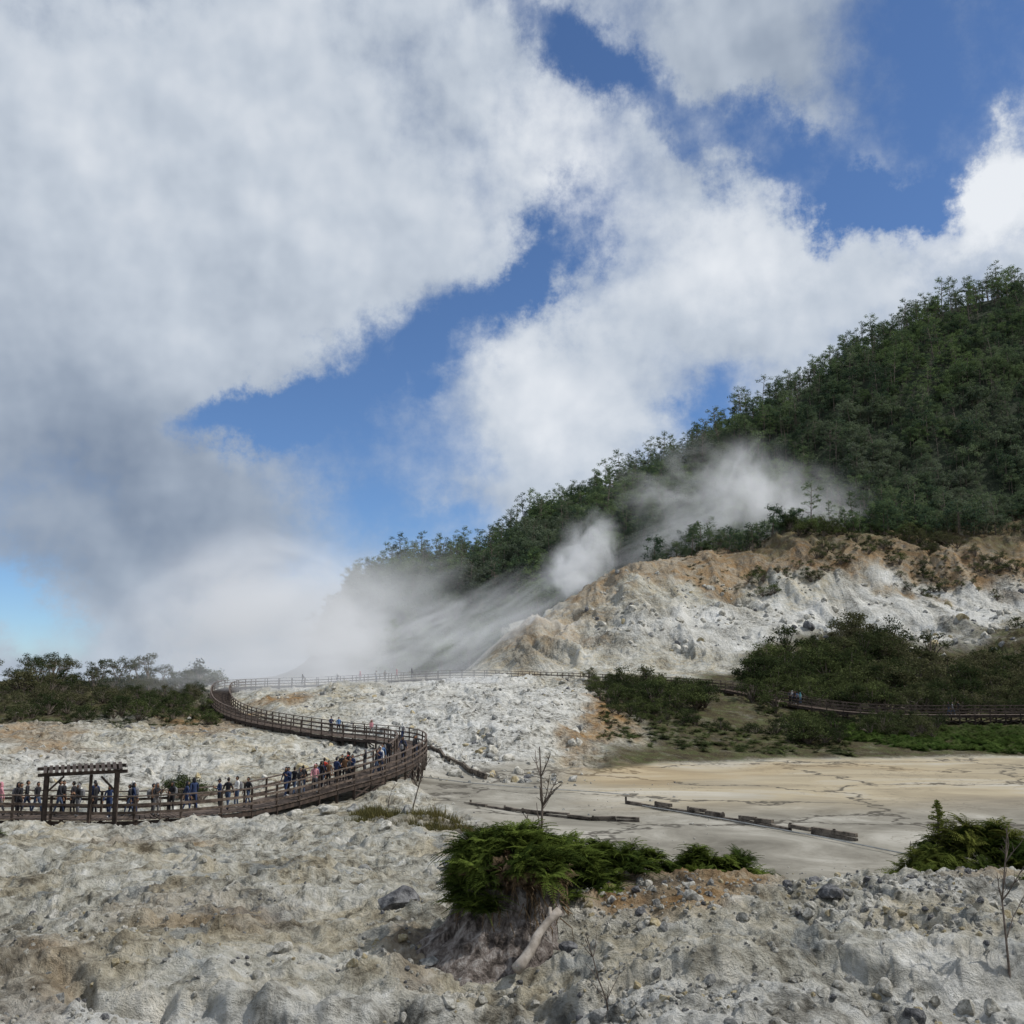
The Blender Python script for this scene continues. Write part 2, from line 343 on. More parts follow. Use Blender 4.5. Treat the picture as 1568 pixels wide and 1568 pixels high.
def empty(name,loc=(0,0,0)):
    e=bpy.data.objects.new(name,None);e.location=loc;bpy.context.collection.objects.link(e);return e
def scatter(name,pts,scl,templates,tilt=0.0,idx=None):
    col=bpy.data.collections.new(name+'_variants')
    for t in templates: col.objects.link(t)
    me=bpy.data.meshes.new(name);n=len(pts);me.vertices.add(n);me.vertices.foreach_set('co',np.asarray(pts,np.float32).ravel())
    a=me.attributes.new('scl','FLOAT','POINT');a.data.foreach_set('value',np.asarray(scl,np.float32))
    rot=np.stack([rng.normal(0,1,n)*tilt,rng.normal(0,1,n)*tilt,rng.uniform(0,6.283,n)],1)
    a=me.attributes.new('rot','FLOAT_VECTOR','POINT');a.data.foreach_set('vector',rot.astype(np.float32).ravel())
    a=me.attributes.new('idx','INT','POINT');a.data.foreach_set('value',(rng.integers(0,len(templates),n) if idx is None else idx).astype(np.int32))
    ob=bpy.data.objects.new(name,me);bpy.context.collection.objects.link(ob)
    ng=bpy.data.node_groups.new(name,'GeometryNodeTree');ng.interface.new_socket('Geometry',in_out='INPUT',socket_type='NodeSocketGeometry');ng.interface.new_socket('Geometry',in_out='OUTPUT',socket_type='NodeSocketGeometry')
    gi=ng.nodes.new('NodeGroupInput');go=ng.nodes.new('NodeGroupOutput');ip=ng.nodes.new('GeometryNodeInstanceOnPoints');ci=ng.nodes.new('GeometryNodeCollectionInfo')
    ci.inputs['Collection'].default_value=col;ci.inputs['Separate Children'].default_value=True;ci.inputs['Reset Children'].default_value=True
    ip.inputs['Pick Instance'].default_value=True
    def na(nm,t):
        q=ng.nodes.new('GeometryNodeInputNamedAttribute');q.data_type=t;q.inputs['Name'].default_value=nm;return q.outputs['Attribute']
    L=ng.links.new
    L(gi.outputs[0],ip.inputs['Points']);L(ci.outputs[0],ip.inputs['Instance']);L(na('idx','INT'),ip.inputs['Instance Index']);L(na('rot','FLOAT_VECTOR'),ip.inputs['Rotation']);L(na('scl','FLOAT'),ip.inputs['Scale']);L(ip.outputs[0],go.inputs[0])
    md=ob.modifiers.new('scatter','NODES');md.node_group=ng;return ob
def topts(p,D):
    p=np.asarray(p,float);D=np.asarray(D,float);x=(p-784)/1528*D;return np.stack([x,D,ground(x,D)],1)
# ---------------------------------------------------------------- vegetation
bark=simple('bark',(.09,.07,.055),(.2,.17,.14),4)
barkp=simple('pale_bark',(.22,.19,.16),(.38,.34,.3),4)
fl_for=foliage('forest_foliage',(.042,.07,.052),(.15,.21,.085),(.135,.155,.12),transl=.32)  # lightened, greyed greens put distance haze into the leaf colour
fl_shr=foliage('shrub_foliage',(.028,.04,.018),(.09,.11,.042),(.095,.09,.052))
fl_fern=foliage('fern_foliage',(.035,.055,.014),(.125,.165,.035),(.15,.13,.04),transl=.3)
fl_pat=foliage('groundcover_foliage',(.05,.09,.022),(.12,.18,.045),(.09,.11,.045),transl=.3)
dry=simple('dry_fronds',(.09,.06,.035),(.2,.14,.08),5)
def forest_tree(seed,kind):
    random.seed(seed);mb=MB();h=random.uniform(8.5,11.5)
    lean=Vector((random.uniform(-.6,.6),random.uniform(-.6,.6),0))
    if kind=='tall':
        pt=[lean*(t*t)+Vector((0,0,h*t)) for t in(0,.3,.6,.9)];mb.tube(pt,[.16,.12,.09,.04],5,0)
        n=random.randint(11,14)
        for i in range(n):
            t=.45+.55*i/(n-1);w=(2.5*(1-((t-.62)/.5)**2*.7))*random.uniform(.4,1.2);a=random.uniform(0,6.28)
            c=lean*(t*t)+Vector((math.cos(a)*w*.85,math.sin(a)*w*.85,h*t+random.uniform(-.2,.3)))
            mb.tube([lean*(t*t)*.9+Vector((0,0,h*t-.8)),c],[.06,.02],4,0);mb.leafs(c,random.uniform(.6,1.15),38,.22,1,.55)
    else:
        h*=.72;pt=[Vector((0,0,h*t)) for t in(0,.4,.8)];mb.tube(pt,[.14,.1,.05],5,0)
        n=18
        for i in range(n):
            a=random.uniform(0,6.28);w=random.random()**.5*2.9;c=Vector((math.cos(a)*w,math.sin(a)*w,h*(1-.06*w*w)+random.uniform(-2.6,.2)*(.4+.3*w)))
            mb.leafs(c,random.uniform(.7,1.25),42,.24,1,.75)
    random.seed(seed+99);return mb.obj('forest_tree_variant',[bark,fl_for],link=False)
ftemps=[forest_tree(i,k) for i,k in enumerate(['tall','tall','tall','tall','round','round','round','round'])]
n=5900
p=rng.uniform(450,1850,n);D=rng.uniform(268,466,n)
keep=(p>478+np.clip((D-430)*-.3,0,70)+rng.normal(0,9,n))
keep&=~((D<300)&(p>930)&(p<1150)&(rng.random(n)<.3)); keep&=~((D<292)&(p<1000)); keep&=~((p<640)&(D<325))
hole=fbm((p-784)/1528*D*.03,D*.02,3,310); keep&=~((hole<.38)&(D<410)&(p>1100))
p=np.concatenate([p[keep],rng.uniform(535,765,260),rng.uniform(500,760,60)]);D=np.concatenate([D[keep],rng.uniform(238,330,260),rng.uniform(434,450,60)]);n=len(p)
T=topts(p,D);T[:,2]-=.4
sc=rng.lognormal(-.13,.36,n).clip(.4,1.7)*np.where(D<330,.85,1.0)
idx=np.where(rng.random(n)<np.where(D>425,.8,.2),rng.integers(0,4,n),rng.integers(4,8,n))
scatter('forest_trees',T,sc,ftemps,.06,idx)
def shrub(seed):
    random.seed(seed);mb=MB()
    for i in range(14):
        a=random.uniform(0,6.28);w=random.random()**.6*1.5;c=Vector((math.cos(a)*w,math.sin(a)*w,.45+1.75*(1-(w/1.8)**2)*random.uniform(.45,1.1)))
        mb.tube([Vector((0,0,0)),c*.5+Vector((0,0,.2)),c],[.06,.04,.015],4,0);mb.leafs(c,random.uniform(.4,.65),60,.1,1,.7)
    return mb.obj('shrub_variant',[bark,fl_shr],link=False)
stemps=[shrub(200+i) for i in range(5)]
PP=[];SS=[]
def add(n,p0,p1,D0,D1,s0,s1,cond=None):
    p=rng.uniform(p0,p1,n);D=rng.uniform(D0,D1,n)
    if cond is not None:
        k=cond(p,D);p=p[k];D=D[k]
    PP.append(topts(p,D));SS.append(s0+(s1-s0)*rng.random(len(p))**1.6)
nearpath=lambda p,D:np.min(np.hypot((p[:,None]-784)/1528*D[:,None]-pa[None,::2,0],D[:,None]-pa[None,::2,1]),1)
def cover(p,D): return fbm((p-784)/1528*D*.07,D*.07,3,300)
add(800,1130,2000,150,203,.8,2.5,lambda p,D:(nearpath(p,D)>3)&(D<np.interp(p,[1100,1200,1300,1360,1450,1568],[158,176,200,190,188,200]))&(cover(p,D)>.36))
add(420,900,1250,118,150,.3,.9,lambda p,D:(nearpath(p,D)>2.5)&(cover(p,D)>.5)&(D>118+(940-p)*.3))
add(200,1150,1800,136,152,.8,1.8,lambda p,D:nearpath(p,D)>3)
add(34,930,1080,128,147,.8,1.7,lambda p,D:(nearpath(p,D)>3))
add(22,1215,1280,114,124,.8,1.4)
add(30,1300,1430,120,130,.6,1.2)
add(170,-300,330,160,240,.9,2.1)
add(140,60,345,116,165,.4,1.2,lambda p,D:nearpath(p,D)>3)
add(120,-250,150,112,160,.3,1.0)
add(520,1000,2000,258,300,.6,2.0,lambda p,D:(cover(p,D)>.4)&(D>262+(1250-p)*.06))
add(330,1150,2000,232,264,.4,1.5,lambda p,D:(cover(p,D)>.47))
add(7,225,325,64,66,.55,.8)
scatter('shrub_thicket',np.concatenate(PP),np.concatenate(SS),stemps,.08)
def umbrella(seed):
    random.seed(seed);mb=MB();h=random.uniform(5.5,7.5)
    for k in range(3):
        a=random.uniform(0,6.28);e=Vector((math.cos(a)*1.2,math.sin(a)*1.2,h*.8));mb.tube([(0,0,0),(e.x*.2,e.y*.2,h*.4),e],[.16,.11,.05],5,0)
    for i in range(16):
        a=random.uniform(0,6.28);w=random.random()**.5*2.7;c=Vector((math.cos(a)*w,math.sin(a)*w,h-.14*w*w+random.uniform(-.9,.3)));mb.tube([(c.x*.3,c.y*.3,h*.7),c],[.04,.015],4,0);mb.leafs(c,.75,55,.13,1,.6)
    return mb.obj('umbrella_tree_variant',[bark,fl_shr],link=False)
ut=[umbrella(300+i) for i in range(4)]
p=np.concatenate([rng.uniform(-420,235,75),[180,228,250,60,20,95]]);D=np.concatenate([rng.uniform(172,235,75),[165,185,190,170,168,175]])
scatter('acacia_trees',topts(p,D),rng.uniform(.5,1.15,len(p)),ut,.04)
def fern(seed,L=.55,nf=18,mat=None,dead=False):
    random.seed(seed);mb=MB()
    for k in range(nf):
        a=random.uniform(0,6.28);el=random.uniform(.25,1.25);l=L*random.uniform(.7,1.2);d=Vector((math.cos(a),math.sin(a),0));pts=[]
        for i in range(9):
            t=i/8;pts.append(d*l*t*math.cos(el)*(1+.2*t)+Vector((0,0,l*(t*math.sin(el)-.55*t*t))))
        mb.tube(pts,[.006]*9,3,1)
        sd=Vector((-d.y,d.x,0))
        for i in range(1,9):
            for hf in (0,.5):
                t=min((i+hf)/8.5,1);q=pts[i].lerp(pts[min(i+1,8)],hf);w=l*.26*math.sin(math.pi*min(1,.25+.75*t))*(1.05-t*.35)
                for s_ in(-1,1):
                    e=(sd*s_+d*.45+Vector((0,0,random.uniform(-.35,.1)))).normalized()
                    c=q+e*w*.5;mb.quad(c,e*w*.5,d*w*.16,1)
    return mb.obj('fern_variant',[bark,mat or fl_fern],link=False)
ft=[fern(400+i) for i in range(4)]
FP=[];FS=[]
def fern_at(px,py,D,spread,n,s0,s1,lift=0):
    for _ in range(n):
        x=(px-784)/1528*D
        g0=random.gauss(0,1);g1=random.gauss(0,1)
        xx=x+g0*spread[0];yy=D+g1*spread[1];FP.append((xx,yy,gz(xx,yy)+lift*max(0,1-.25*(g0*g0+g1*g1))*random.uniform(.4,1.1)));FS.append(random.uniform(s0,s1))
# root mound below the fern bush
MC=Vector(((785-784)/1528*19.6,19.6,0)); ZT=gz(MC.x,MC.y)+1.42; MB0=.75
def mound_r(t): return np.interp(t,[0,.2,.36,.5,.7,.92,1],[2.2,1.6,1.22,1.02,.88,.72,.4])
MH=1.42+MB0; MC.z=ZT-MH
m,nt,o=newmat('eroded_soil');b=NB(nt);tc=b.n('ShaderNodeTexCoord').outputs['Object']
sn=b.noise(b.vm('MULTIPLY',tc,(1,1,.6)),5,8,.72,.3)
pr=b.n('ShaderNodeBsdfPrincipled');b.set(pr.inputs['Base Color'],b.ramp(sn,[(.40,(.045,.034,.028)),(.5,(.20,.165,.145)),(.6,(.40,.365,.34))]));pr.inputs['Roughness'].default_value=.95
bp=b.n('ShaderNodeBump');bp.inputs['Distance'].default_value=.25;b.set(bp.inputs['Height'],sn);b.set(pr.inputs['Normal'],bp.outputs[0]);nt.links.new(pr.outputs[0],o.inputs[0]);soil=m
bm=bmesh.new();rings=60;seg=160;vs=[]
for i in range(rings):
    t=i/(rings-1);row=[];aj=np.arange(seg)*2*math.pi/seg
    cx=np.cos(aj);sy=np.sin(aj)
    w3,_q=worley(cx*4+sy*1.5+9,sy*2+t*9,33)
    rr=mound_r(t)*(.78+.42*fbm(cx*1.6+5,sy*1.6+t*1.2,4,500))+.16*(ridged(cx*4.5,sy*4.5+t*2.5,4,505)-.5)+.14*(fbm(cx*7,sy*7+t*9,3,506)-.5)-.14*w3
    for j in range(seg):
        row.append(bm.verts.new((cx[j]*rr[j]*1.05-(1-t)*.2,sy[j]*rr[j],t*MH)))
    vs.append(row)
for i in range(rings-1):
    for j in range(seg): bm.faces.new((vs[i][j],vs[i][(j+1)%seg],vs[i+1][(j+1)%seg],vs[i+1][j]))
bm.faces.new(vs[-1]);me=bpy.data.meshes.new('eroded_root_mound');bm.to_mesh(me);bm.free();me.materials.append(soil)
for q in me.polygons: q.use_smooth=True
mo=bpy.data.objects.new('eroded_root_mound',me);mo.location=MC;bpy.context.collection.objects.link(mo)
mb=MB();random.seed(5)
for k in range(130):
    a=random.uniform(math.pi*.85,math.pi*2.15);t=random.uniform(.5,1.0);r=float(mound_r(t))*.98;p0=Vector((math.cos(a)*r,math.sin(a)*r,MH*t));p1=p0*1.13;p1.z=p0.z-random.uniform(.2,.6);p1+=Vector((random.gauss(0,.12),random.gauss(0,.1),0))
    mb.tube([p0,(p0+p1)/2+Vector((math.cos(a)*.1,math.sin(a)*.1,.05)),p1],[.014,.01,.004],4,0)
mb.obj('roots',[dry],mo)
fdry=[fern(420,.5,14,dry)]
for k in range(110):
    a=random.uniform(0,6.28);r=random.random()**.5*1.05;fx=MC.x+math.cos(a)*r*1.05;fy=MC.y+math.sin(a)*r*.9;FP.append((fx,fy,ZT+.22-.4*r*r+random.uniform(-.1,.18)));FS.append(random.uniform(.5,1.05))
for k in range(80):
    a=random.uniform(math.pi*.75,math.pi*1.40);t=random.uniform(.58,.98);r=float(mound_r(t))*1.0+.08;FP.append((MC.x+math.cos(a)*r*1.08,MC.y+math.sin(a)*r,MC.z+MH*t));FS.append(random.uniform(.45,.95))
DP=[];DS=[]
for k in range(56):
    a=random.uniform(math.pi,math.pi*2);t=random.uniform(.76,.97);r=float(mound_r(t))+.05;DP.append((MC.x+math.cos(a)*r*1.05,MC.y+math.sin(a)*r,MC.z+MH*t));DS.append(random.uniform(.5,.85))
scatter('dry_fern_fronds',np.array(DP),np.array(DS),fdry,.6)
fern_at(870,0,21.6,(.45,.4),60,.6,1.0,1.0);fern_at(920,0,22.8,(.5,.4),60,.6,1.05,.7);fern_at(975,0,23.5,(.45,.35),36,.5,.95,.4)
fern_at(1065,0,23.8,(.45,.3),60,.55,1.0,.6);fern_at(1120,0,23.6,(.4,.25),45,.5,.95,.5);fern_at(1160,0,23.4,(.2,.2),12,.4,.7)
fern_at(1500,0,29.5,(1.4,.8),190,.8,1.35,1.3);fern_at(1620,0,29,(1.3,.9),110,.9,1.4,1.5);fern_at(1400,0,29,(.4,.4),30,.6,1.0,.7)
fern_at(1568,0,22.8,(.25,.3),12,.5,.8);fern_at(1320,0,30,(.3,.3),10,.4,.6);fern_at(0,0,36,(.5,.3),8,.4,.7)
scatter('fern_bush',np.array(FP),np.array(FS),ft,.3)
pt=[fern(450+i,.8,14,fl_pat) for i in range(3)]
p=rng.uniform(1270,1900,2400);D=rng.uniform(110,129,2400);k=D>111+np.clip((1400-p)*.06,0,20)*1
T=topts(p[k],D[k]);scatter('groundcover',T,rng.uniform(.7,1.5,len(T)),pt,.2)
p=rng.uniform(920,1300,600);D=rng.uniform(106,140,600);k=cover(p,D)>.42
p2=rng.uniform(-200,350,1000);D2=rng.uniform(112,165,1000)
p3=rng.uniform(1050,2000,1100);D3=rng.uniform(234,285,1100);k3=cover(p3,D3)>.44
T=topts(np.concatenate([p[k],p2,p3[k3]]),np.concatenate([D[k],D2,D3[k3]]))
pt2=[fern(470+i,.8,12,fl_shr) for i in range(2)];scatter('low_scrub',T,rng.uniform(.6,1.5,len(T)),pt2,.2)
def tuft(seed):
    random.seed(seed);mb=MB()
    for k in range(60):
        a=random.uniform(0,6.28);l=random.uniform(.15,.38);c=Vector((random.gauss(0,.12),random.gauss(0,.12),0));d=Vector((math.cos(a)*.5,math.sin(a)*.5,1)).normalized()
        sd=Vector((-math.sin(a),math.cos(a),0))*.012;i=len(mb.v);mb.v+=[c-sd,c+sd,c+d*l];mb.f.append([i,i+1,i+2]);mb.m.append(0)
    return mb.obj('grass_tuft_variant',[fl_pat2],link=False)
fl_pat2=foliage('grass_blades',(.06,.06,.025),(.16,.14,.055),(.18,.14,.065),transl=.2)
tt=[tuft(500+i) for i in range(3)]
p=np.concatenate([rng.normal(600,38,60),rng.normal(690,28,60),rng.normal(570,12,20),rng.normal(270,30,60)]);D=np.concatenate([rng.normal(44,1.8,60),rng.normal(42,1.6,60),rng.normal(47,1,20),rng.normal(51,.8,60)])
scatter('grass_tufts',topts(p,D),rng.uniform(.5,1.6,len(p)),tt,.1)
twig=simple('twig_bark',(.07,.055,.045),(.16,.13,.11),8)
def bare(px,D,h,seed,name='bare_sapling',n0=7,r0=None):
    random.seed(seed);mb=MB();x=(px-784)/1528*D
    def grow(p,d,l,r,dep):
        pts=[p];q=p;dd=d
        for i in range(4):
            dd=(dd+Vector((random.gauss(0,.1),random.gauss(0,.1),random.gauss(0,.05)))).normalized();q=q+dd*l/4;pts.append(q)
        mb.tube(pts,[r*(1-.16*i) for i in range(5)],5,0)
        if dep>0:
            for k in range(n0 if dep==2 else 3):
                t=random.uniform(.35 if dep==2 else .2,1);pp=pts[min(4,int(t*4))];a=random.uniform(0,6.28)
                grow(pp,(dd*.9+Vector((math.cos(a),math.sin(a),.2))*.75).normalized(),l*random.uniform(.2,.34),r*.5,dep-1)
    grow(Vector((0,0,-.1)),Vector((0,0,1)),h,r0 or h*.014,2)
    ob=mb.obj(name,[twig]);ob.location=(x,D,gz(x,D));return ob
bare(822,37,4.3,1,n0=12);bare(632,50,3.1,2,'bare_sapling',10);bare(598,50,1.6,3);bare(1510,16.3,2.3,4,'bare_sapling',9,.022);bare(925,15.2,1.3,5,'bare_sapling',7,.016);bare(410,14.9,.75,6,'bare_sapling',6,.012);bare(258,53,3.0,7)
bare(1376,31,1.4,8)
def conifer(px,D,h):
    random.seed(77);mb=MB();mb.tube([(0,0,0),(0,0,h)],[.05,.01],6,0)
    for i in range(26):
        t=i/26;w=((1-t)*h*.24+.04)*random.uniform(.6,1.2)
        for k in range(5):
            a=random.uniform(0,6.28);e=Vector((math.cos(a)*w,math.sin(a)*w,h*(.15+.85*t)+w*.25));mb.tube([(0,0,h*(.15+.85*t)),e],[.01,.004],3,0)
            for q in(.4,.7,1): mb.leafs(Vector((e.x*q,e.y*q,e.z)),.05+w*.1,5,.04,1,.5)
    ob=mb.obj('conifer_sapling',[bark,fl_fern]);x=(px-784)/1528*D;ob.location=(x,D,gz(x,D));return ob
conifer(1421,29.5,2.1)
mb=MB();random.seed(3)
a=W(790,1486,17.55);e=W(854,1392,18.3)
a.z=max(a.z,gz(a.x,a.y)+.05)
mb.tube([a.lerp(e,t)+Vector((math.sin(t*7)*.035,0,math.sin(t*5)*.02)) for t in np.linspace(0,1,12)],[.1,.095,.09,.085,.08,.08,.075,.075,.07,.075,.08,.07],10,0,.14)
mb.tube([a.lerp(e,.8),a.lerp(e,.95)+Vector((-.1,0,.08))],[.04,.03],6,0)
mb.obj('weathered_log',[barkp],smooth=True)
# ---------------------------------------------------------------- rocks
rock_l=simple('pale_rock',(.25,.24,.205),(.56,.54,.49),2.5,.95,.8,.05)
rock_g=simple('grey_rock',(.14,.14,.135),(.34,.34,.325),2.5,.95,.8,.05)
rock_d=simple('dark_rock',(.07,.07,.075),(.2,.2,.205),2.5,.9,.8,.05)
rock_y=simple('sulphur_rock',(.3,.24,.13),(.5,.44,.31),2.5,.95,.8,.05)
def rock(seed,mat,link=False,name='stone_variant',sub=3):
    random.seed(seed);bm=bmesh.new();bmesh.ops.create_icosphere(bm,subdivisions=sub,radius=1)
    pl=[(Vector((random.gauss(0,1),random.gauss(0,1),random.gauss(0,1))).normalized(),random.uniform(.5,.8)) for _ in range(13)]
    off=seed*3.7
    for v in bm.verts:
        for nn,dd in pl:
            t=v.co.dot(nn)
            if t>dd: v.co-=nn*(t-dd)
        q=fbm(np.array([v.co.x*2+off]),np.array([v.co.y*2+v.co.z*1.7]),3,seed)[0];v.co*=.85+.3*q;v.co.z*=.75
    me=bpy.data.meshes.new(name);bm.to_mesh(me);bm.free();me.materials.append(mat)
    ob=bpy.data.objects.new(name,me)
    if link: bpy.context.collection.objects.link(ob)
    return ob
rt_=[rock(i,[rock_l,rock_l,rock_l,rock_g,rock_l,rock_y,rock_l,rock_g,rock_l,rock_l,rock_d,rock_l][i],sub=2) for i in range(12)]
def small(n,p0,p1,D0,D1,mean,mx):
    D=np.exp(rng.uniform(math.log(D0),math.log(D1),n));p=rng.uniform(p0,p1,n);x=(p-784)/1528*D
    k=fbm(x*.25,D*.25,3,600)+rng.normal(0,.06,n)>.5
    return topts(p[k],D[k]),np.minimum(rng.lognormal(math.log(mean),.6,k.sum()),mx)
sets=[small(10000,-150,1750,11,46,.036,.22),small(4500,880,1700,14,27,.04,.2),small(1800,420,900,80,150,.2,.8),small(1100,900,1700,185,240,.5,1.6),small(600,-200,420,70,125,.18,.6),small(450,600,1100,46,90,.05,.2)]
scatter('scattered_stones',np.concatenate([s[0] for s in sets]),np.concatenate([s[1] for s in sets]),rt_,1.0)
big=[(610,1412,22,.46,1),(740,1312,30,.3,1),(625,1250,46,.45,3),(1245,1352,25.5,.30,1),(1272,1405,20.5,.25,1),(870,1462,18.3,.17,1),(430,1470,18.5,.2,0),(690,1338,28,.3,3),(560,1318,30,.3,3),(1475,1425,19.5,.17,0),(1520,1422,19.8,.2,0),(615,1448,19.5,.12,2),(220,1262,45,.4,0),(300,1262,45,.35,0),(130,1258,46,.4,0),(1550,1380,22,.18,0),(1180,1355,25,.15,2),(885,1448,18,.12,0),(590,1275,38,.3,0),(500,1250,48,.5,0),(660,1455,18.6,.22,3),(400,1250,49,.45,0),(450,1256,48,.4,0),(540,1246,49,.4,3)]
for i,(px,py,D,s,mi) in enumerate(big):
    ob=rock(50+i,[rock_l,rock_d,rock_y,rock_g][mi],True,'boulder');x=(px-784)/ray(px,py)[1]*D;ob.scale=(s*1.1,s,s*1.0);ob.location=(x,D,gz(x,D)+s*.35);ob.rotation_euler=(0,0,i*1.3)
# ---------------------------------------------------------------- low walls on the mud flat
wallm=simple('low_wall_timber',(.05,.042,.035),(.2,.17,.14),2,.9,.8,.05)
def low_wall(pts,h=.45):
    mb=MB();random.seed(len(pts)*7+int(pts[0][0]))
    pw=[Vector(((p-784)/1528*D,D,0)) for p,D in pts]
    for a,b_ in zip(pw,pw[1:]):
        n=max(1,int((b_-a).length/1.3))
        for i in range(n):
            p0=a.lerp(b_,i/n);p1=a.lerp(b_,(i+.98)/n)
            p0.z=gz(p0.x,p0.y);p1.z=gz(p1.x,p1.y)
            for r_ in range(2):
                if random.random()<.12: continue
                j=Vector((random.uniform(-.06,.06),random.uniform(-.06,.06),h*(.2+.42*r_)+random.uniform(-.03,.03)));mb.beam(p0+j,p1+j+Vector((0,0,random.uniform(-.05,.05))),.22,h*.42)
            if i%2==0: mb.beam(p0-Vector((0,0,.1)),p0+Vector((0,0,h*.95)),.12,.12)
    return mb.obj('low_retaining_wall',[wallm])
low_wall([(955,68),(1100,60.5),(1200,56),(1300,52.5)],.48);low_wall([(722,66),(800,63),(905,60),(975,59.5)],.3);low_wall([(648,97),(690,89),(745,82)],.5);low_wall([(560,72),(640,76)],.4)
def cable(pts,h):
    mb=MB();q=[];
    for p,D in pts:
        x=(p-784)/1528*D;q.append(Vector((x,D,gz(x,D)+h)))
    mb.tube(q,[.035]*len(q),5,0);mb.obj('steam_pipe',[simple('pipe_paint',(.35,.35,.33),(.5,.5,.48),3)])
cable([(640,80),(720,77),(800,75),(900,73),(960,71)],.25);cable([(980,66),(1100,60),(1250,53),(1400,47),(1600,42)],.12)
# ---------------------------------------------------------------- boardwalk
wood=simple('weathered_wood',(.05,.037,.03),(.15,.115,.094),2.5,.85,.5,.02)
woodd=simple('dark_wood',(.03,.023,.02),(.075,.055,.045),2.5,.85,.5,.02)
bwk=empty('wooden_boardwalk');deck=MB();rail=MB();sup=MB();Wd=1.25
fr=[]
for i,q in enumerate(path):
    d=(path[min(i+1,len(path)-1)]-path[max(i-1,0)]);d.z=0;d.normalize();fr.append((q,Vector((d.y,-d.x,0))))
gzz=[[float(v) for v in ground(np.array([(q+s_*sd*Wd).x for q,sd in fr]),np.array([(q+s_*sd*Wd).y for q,sd in fr]))] for s_ in(-1,1)]
for i in range(len(fr)-1):
    q,s0=fr[i];r,s1=fr[i+1];npl=8
    for k in range(npl):
        t0=k/npl;t1=(k+.9)/npl;c0=q.lerp(r,(t0+t1)/2);sd=s0.lerp(s1,(t0+t1)/2);L=(r-q).length/npl*.9
        deck.beam(c0-sd*(Wd+.12),c0+sd*(Wd+.12),L,.05)
    for si,s_ in enumerate((-1,1)):
        a=q+s0*s_*Wd;c=r+s1*s_*Wd;g=gzz[si][i]
        rail.beam((a.x,a.y,a.z-.1),(a.x,a.y,a.z+1.14),.11,.11)
        rail.beam((a.x,a.y,a.z+1.18),(c.x,c.y,c.z+1.18),.16,.06)
        for hh_ in(.35,.75): rail.beam(a+Vector((0,0,hh_))+s0*s_*.07,c+Vector((0,0,hh_))+s1*s_*.07,.04,.13)
        sup.beam(a+Vector((0,0,-.2)),c+Vector((0,0,-.2)),.12,.24)
        sup.beam((a.x,a.y,min(g,a.z)-.5),(a.x,a.y,a.z-.1),.16,.16)
        if a.z-g>.9: 
            sup.beam((a.x,a.y,g+.1),(c.x,c.y,c.z-.35),.08,.1);sup.beam((a.x,a.y,a.z-.35),(c.x,c.y,gzz[si][i+1]+.1),.07,.1)
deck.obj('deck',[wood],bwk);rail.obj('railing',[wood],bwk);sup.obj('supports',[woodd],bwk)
# shelter
sh=empty('timber_shelter');mb=MB()
def bp_(px,D,z): return Vector(((px-784)/1528*D,D,z))
c=[bp_(82,51.4,0),bp_(188,51.4,0),bp_(84,49.2,0),bp_(190,49.2,0)]
tops=[3.65,3.85,3.55,3.75]
for q,t in zip(c,tops): mb.beam((q.x,q.y,gz(q.x,q.y)-.3),(q.x,q.y,t),.15,.15)
ex=Vector((.45,0,0))
mb.beam(bp_(82,51.4,3.7)-ex,bp_(188,51.4,3.9)+ex,.12,.16);mb.beam(bp_(84,49.2,3.6)-ex,bp_(190,49.2,3.8)+ex,.12,.16)
for i in range(14):
    t=i/13;a=bp_(80,49.0,3.71).lerp(bp_(194,49.0,3.91),t);e=bp_(80,51.8,3.81).lerp(bp_(192,51.8,4.01),t);mb.beam(a,e,.16,.05)
for q,dx in((c[2],1),(c[3],-1)):
    mb.beam((q.x+dx*.02,q.y,2.8),(q.x+dx*.8,q.y,3.55),.08,.08)
mb.beam((c[2].x+2.0,c[2].y+.3,gz(c[2].x+2,c[2].y)-.3),(c[2].x+2.0,c[2].y+.3,3.6),.12,.12)
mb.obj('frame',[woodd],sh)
# ---------------------------------------------------------------- people
def flat(name,c,r=.8):
    return simple(name,tuple(v*.75 for v in c),c,12,r,.3,.01)
skin=flat('skin',(.38,.22,.14),.55);hair=flat('hair',(.02,.016,.014),.5);shoe=flat('shoes',(.06,.055,.05));sole=flat('white_shoes',(.5,.5,.5))
cl={'black':flat('black_cloth',(.025,.025,.03)),'red':flat('red_cloth',(.5,.05,.03)),'white':flat('white_cloth',(.7,.7,.68)),'navy':flat('navy_cloth',(.03,.05,.12)),'teal':flat('teal_cloth',(.08,.25,.3)),'pink':flat('pink_cloth',(.6,.28,.32)),'grey':flat('grey_cloth',(.2,.2,.21)),'brown':flat('brown_cloth',(.2,.11,.06)),'blue':flat('blue_cloth',(.1,.2,.4)),'denim':flat('denim',(.07,.1,.17)),'khaki':flat('khaki_cloth',(.3,.25,.17))}
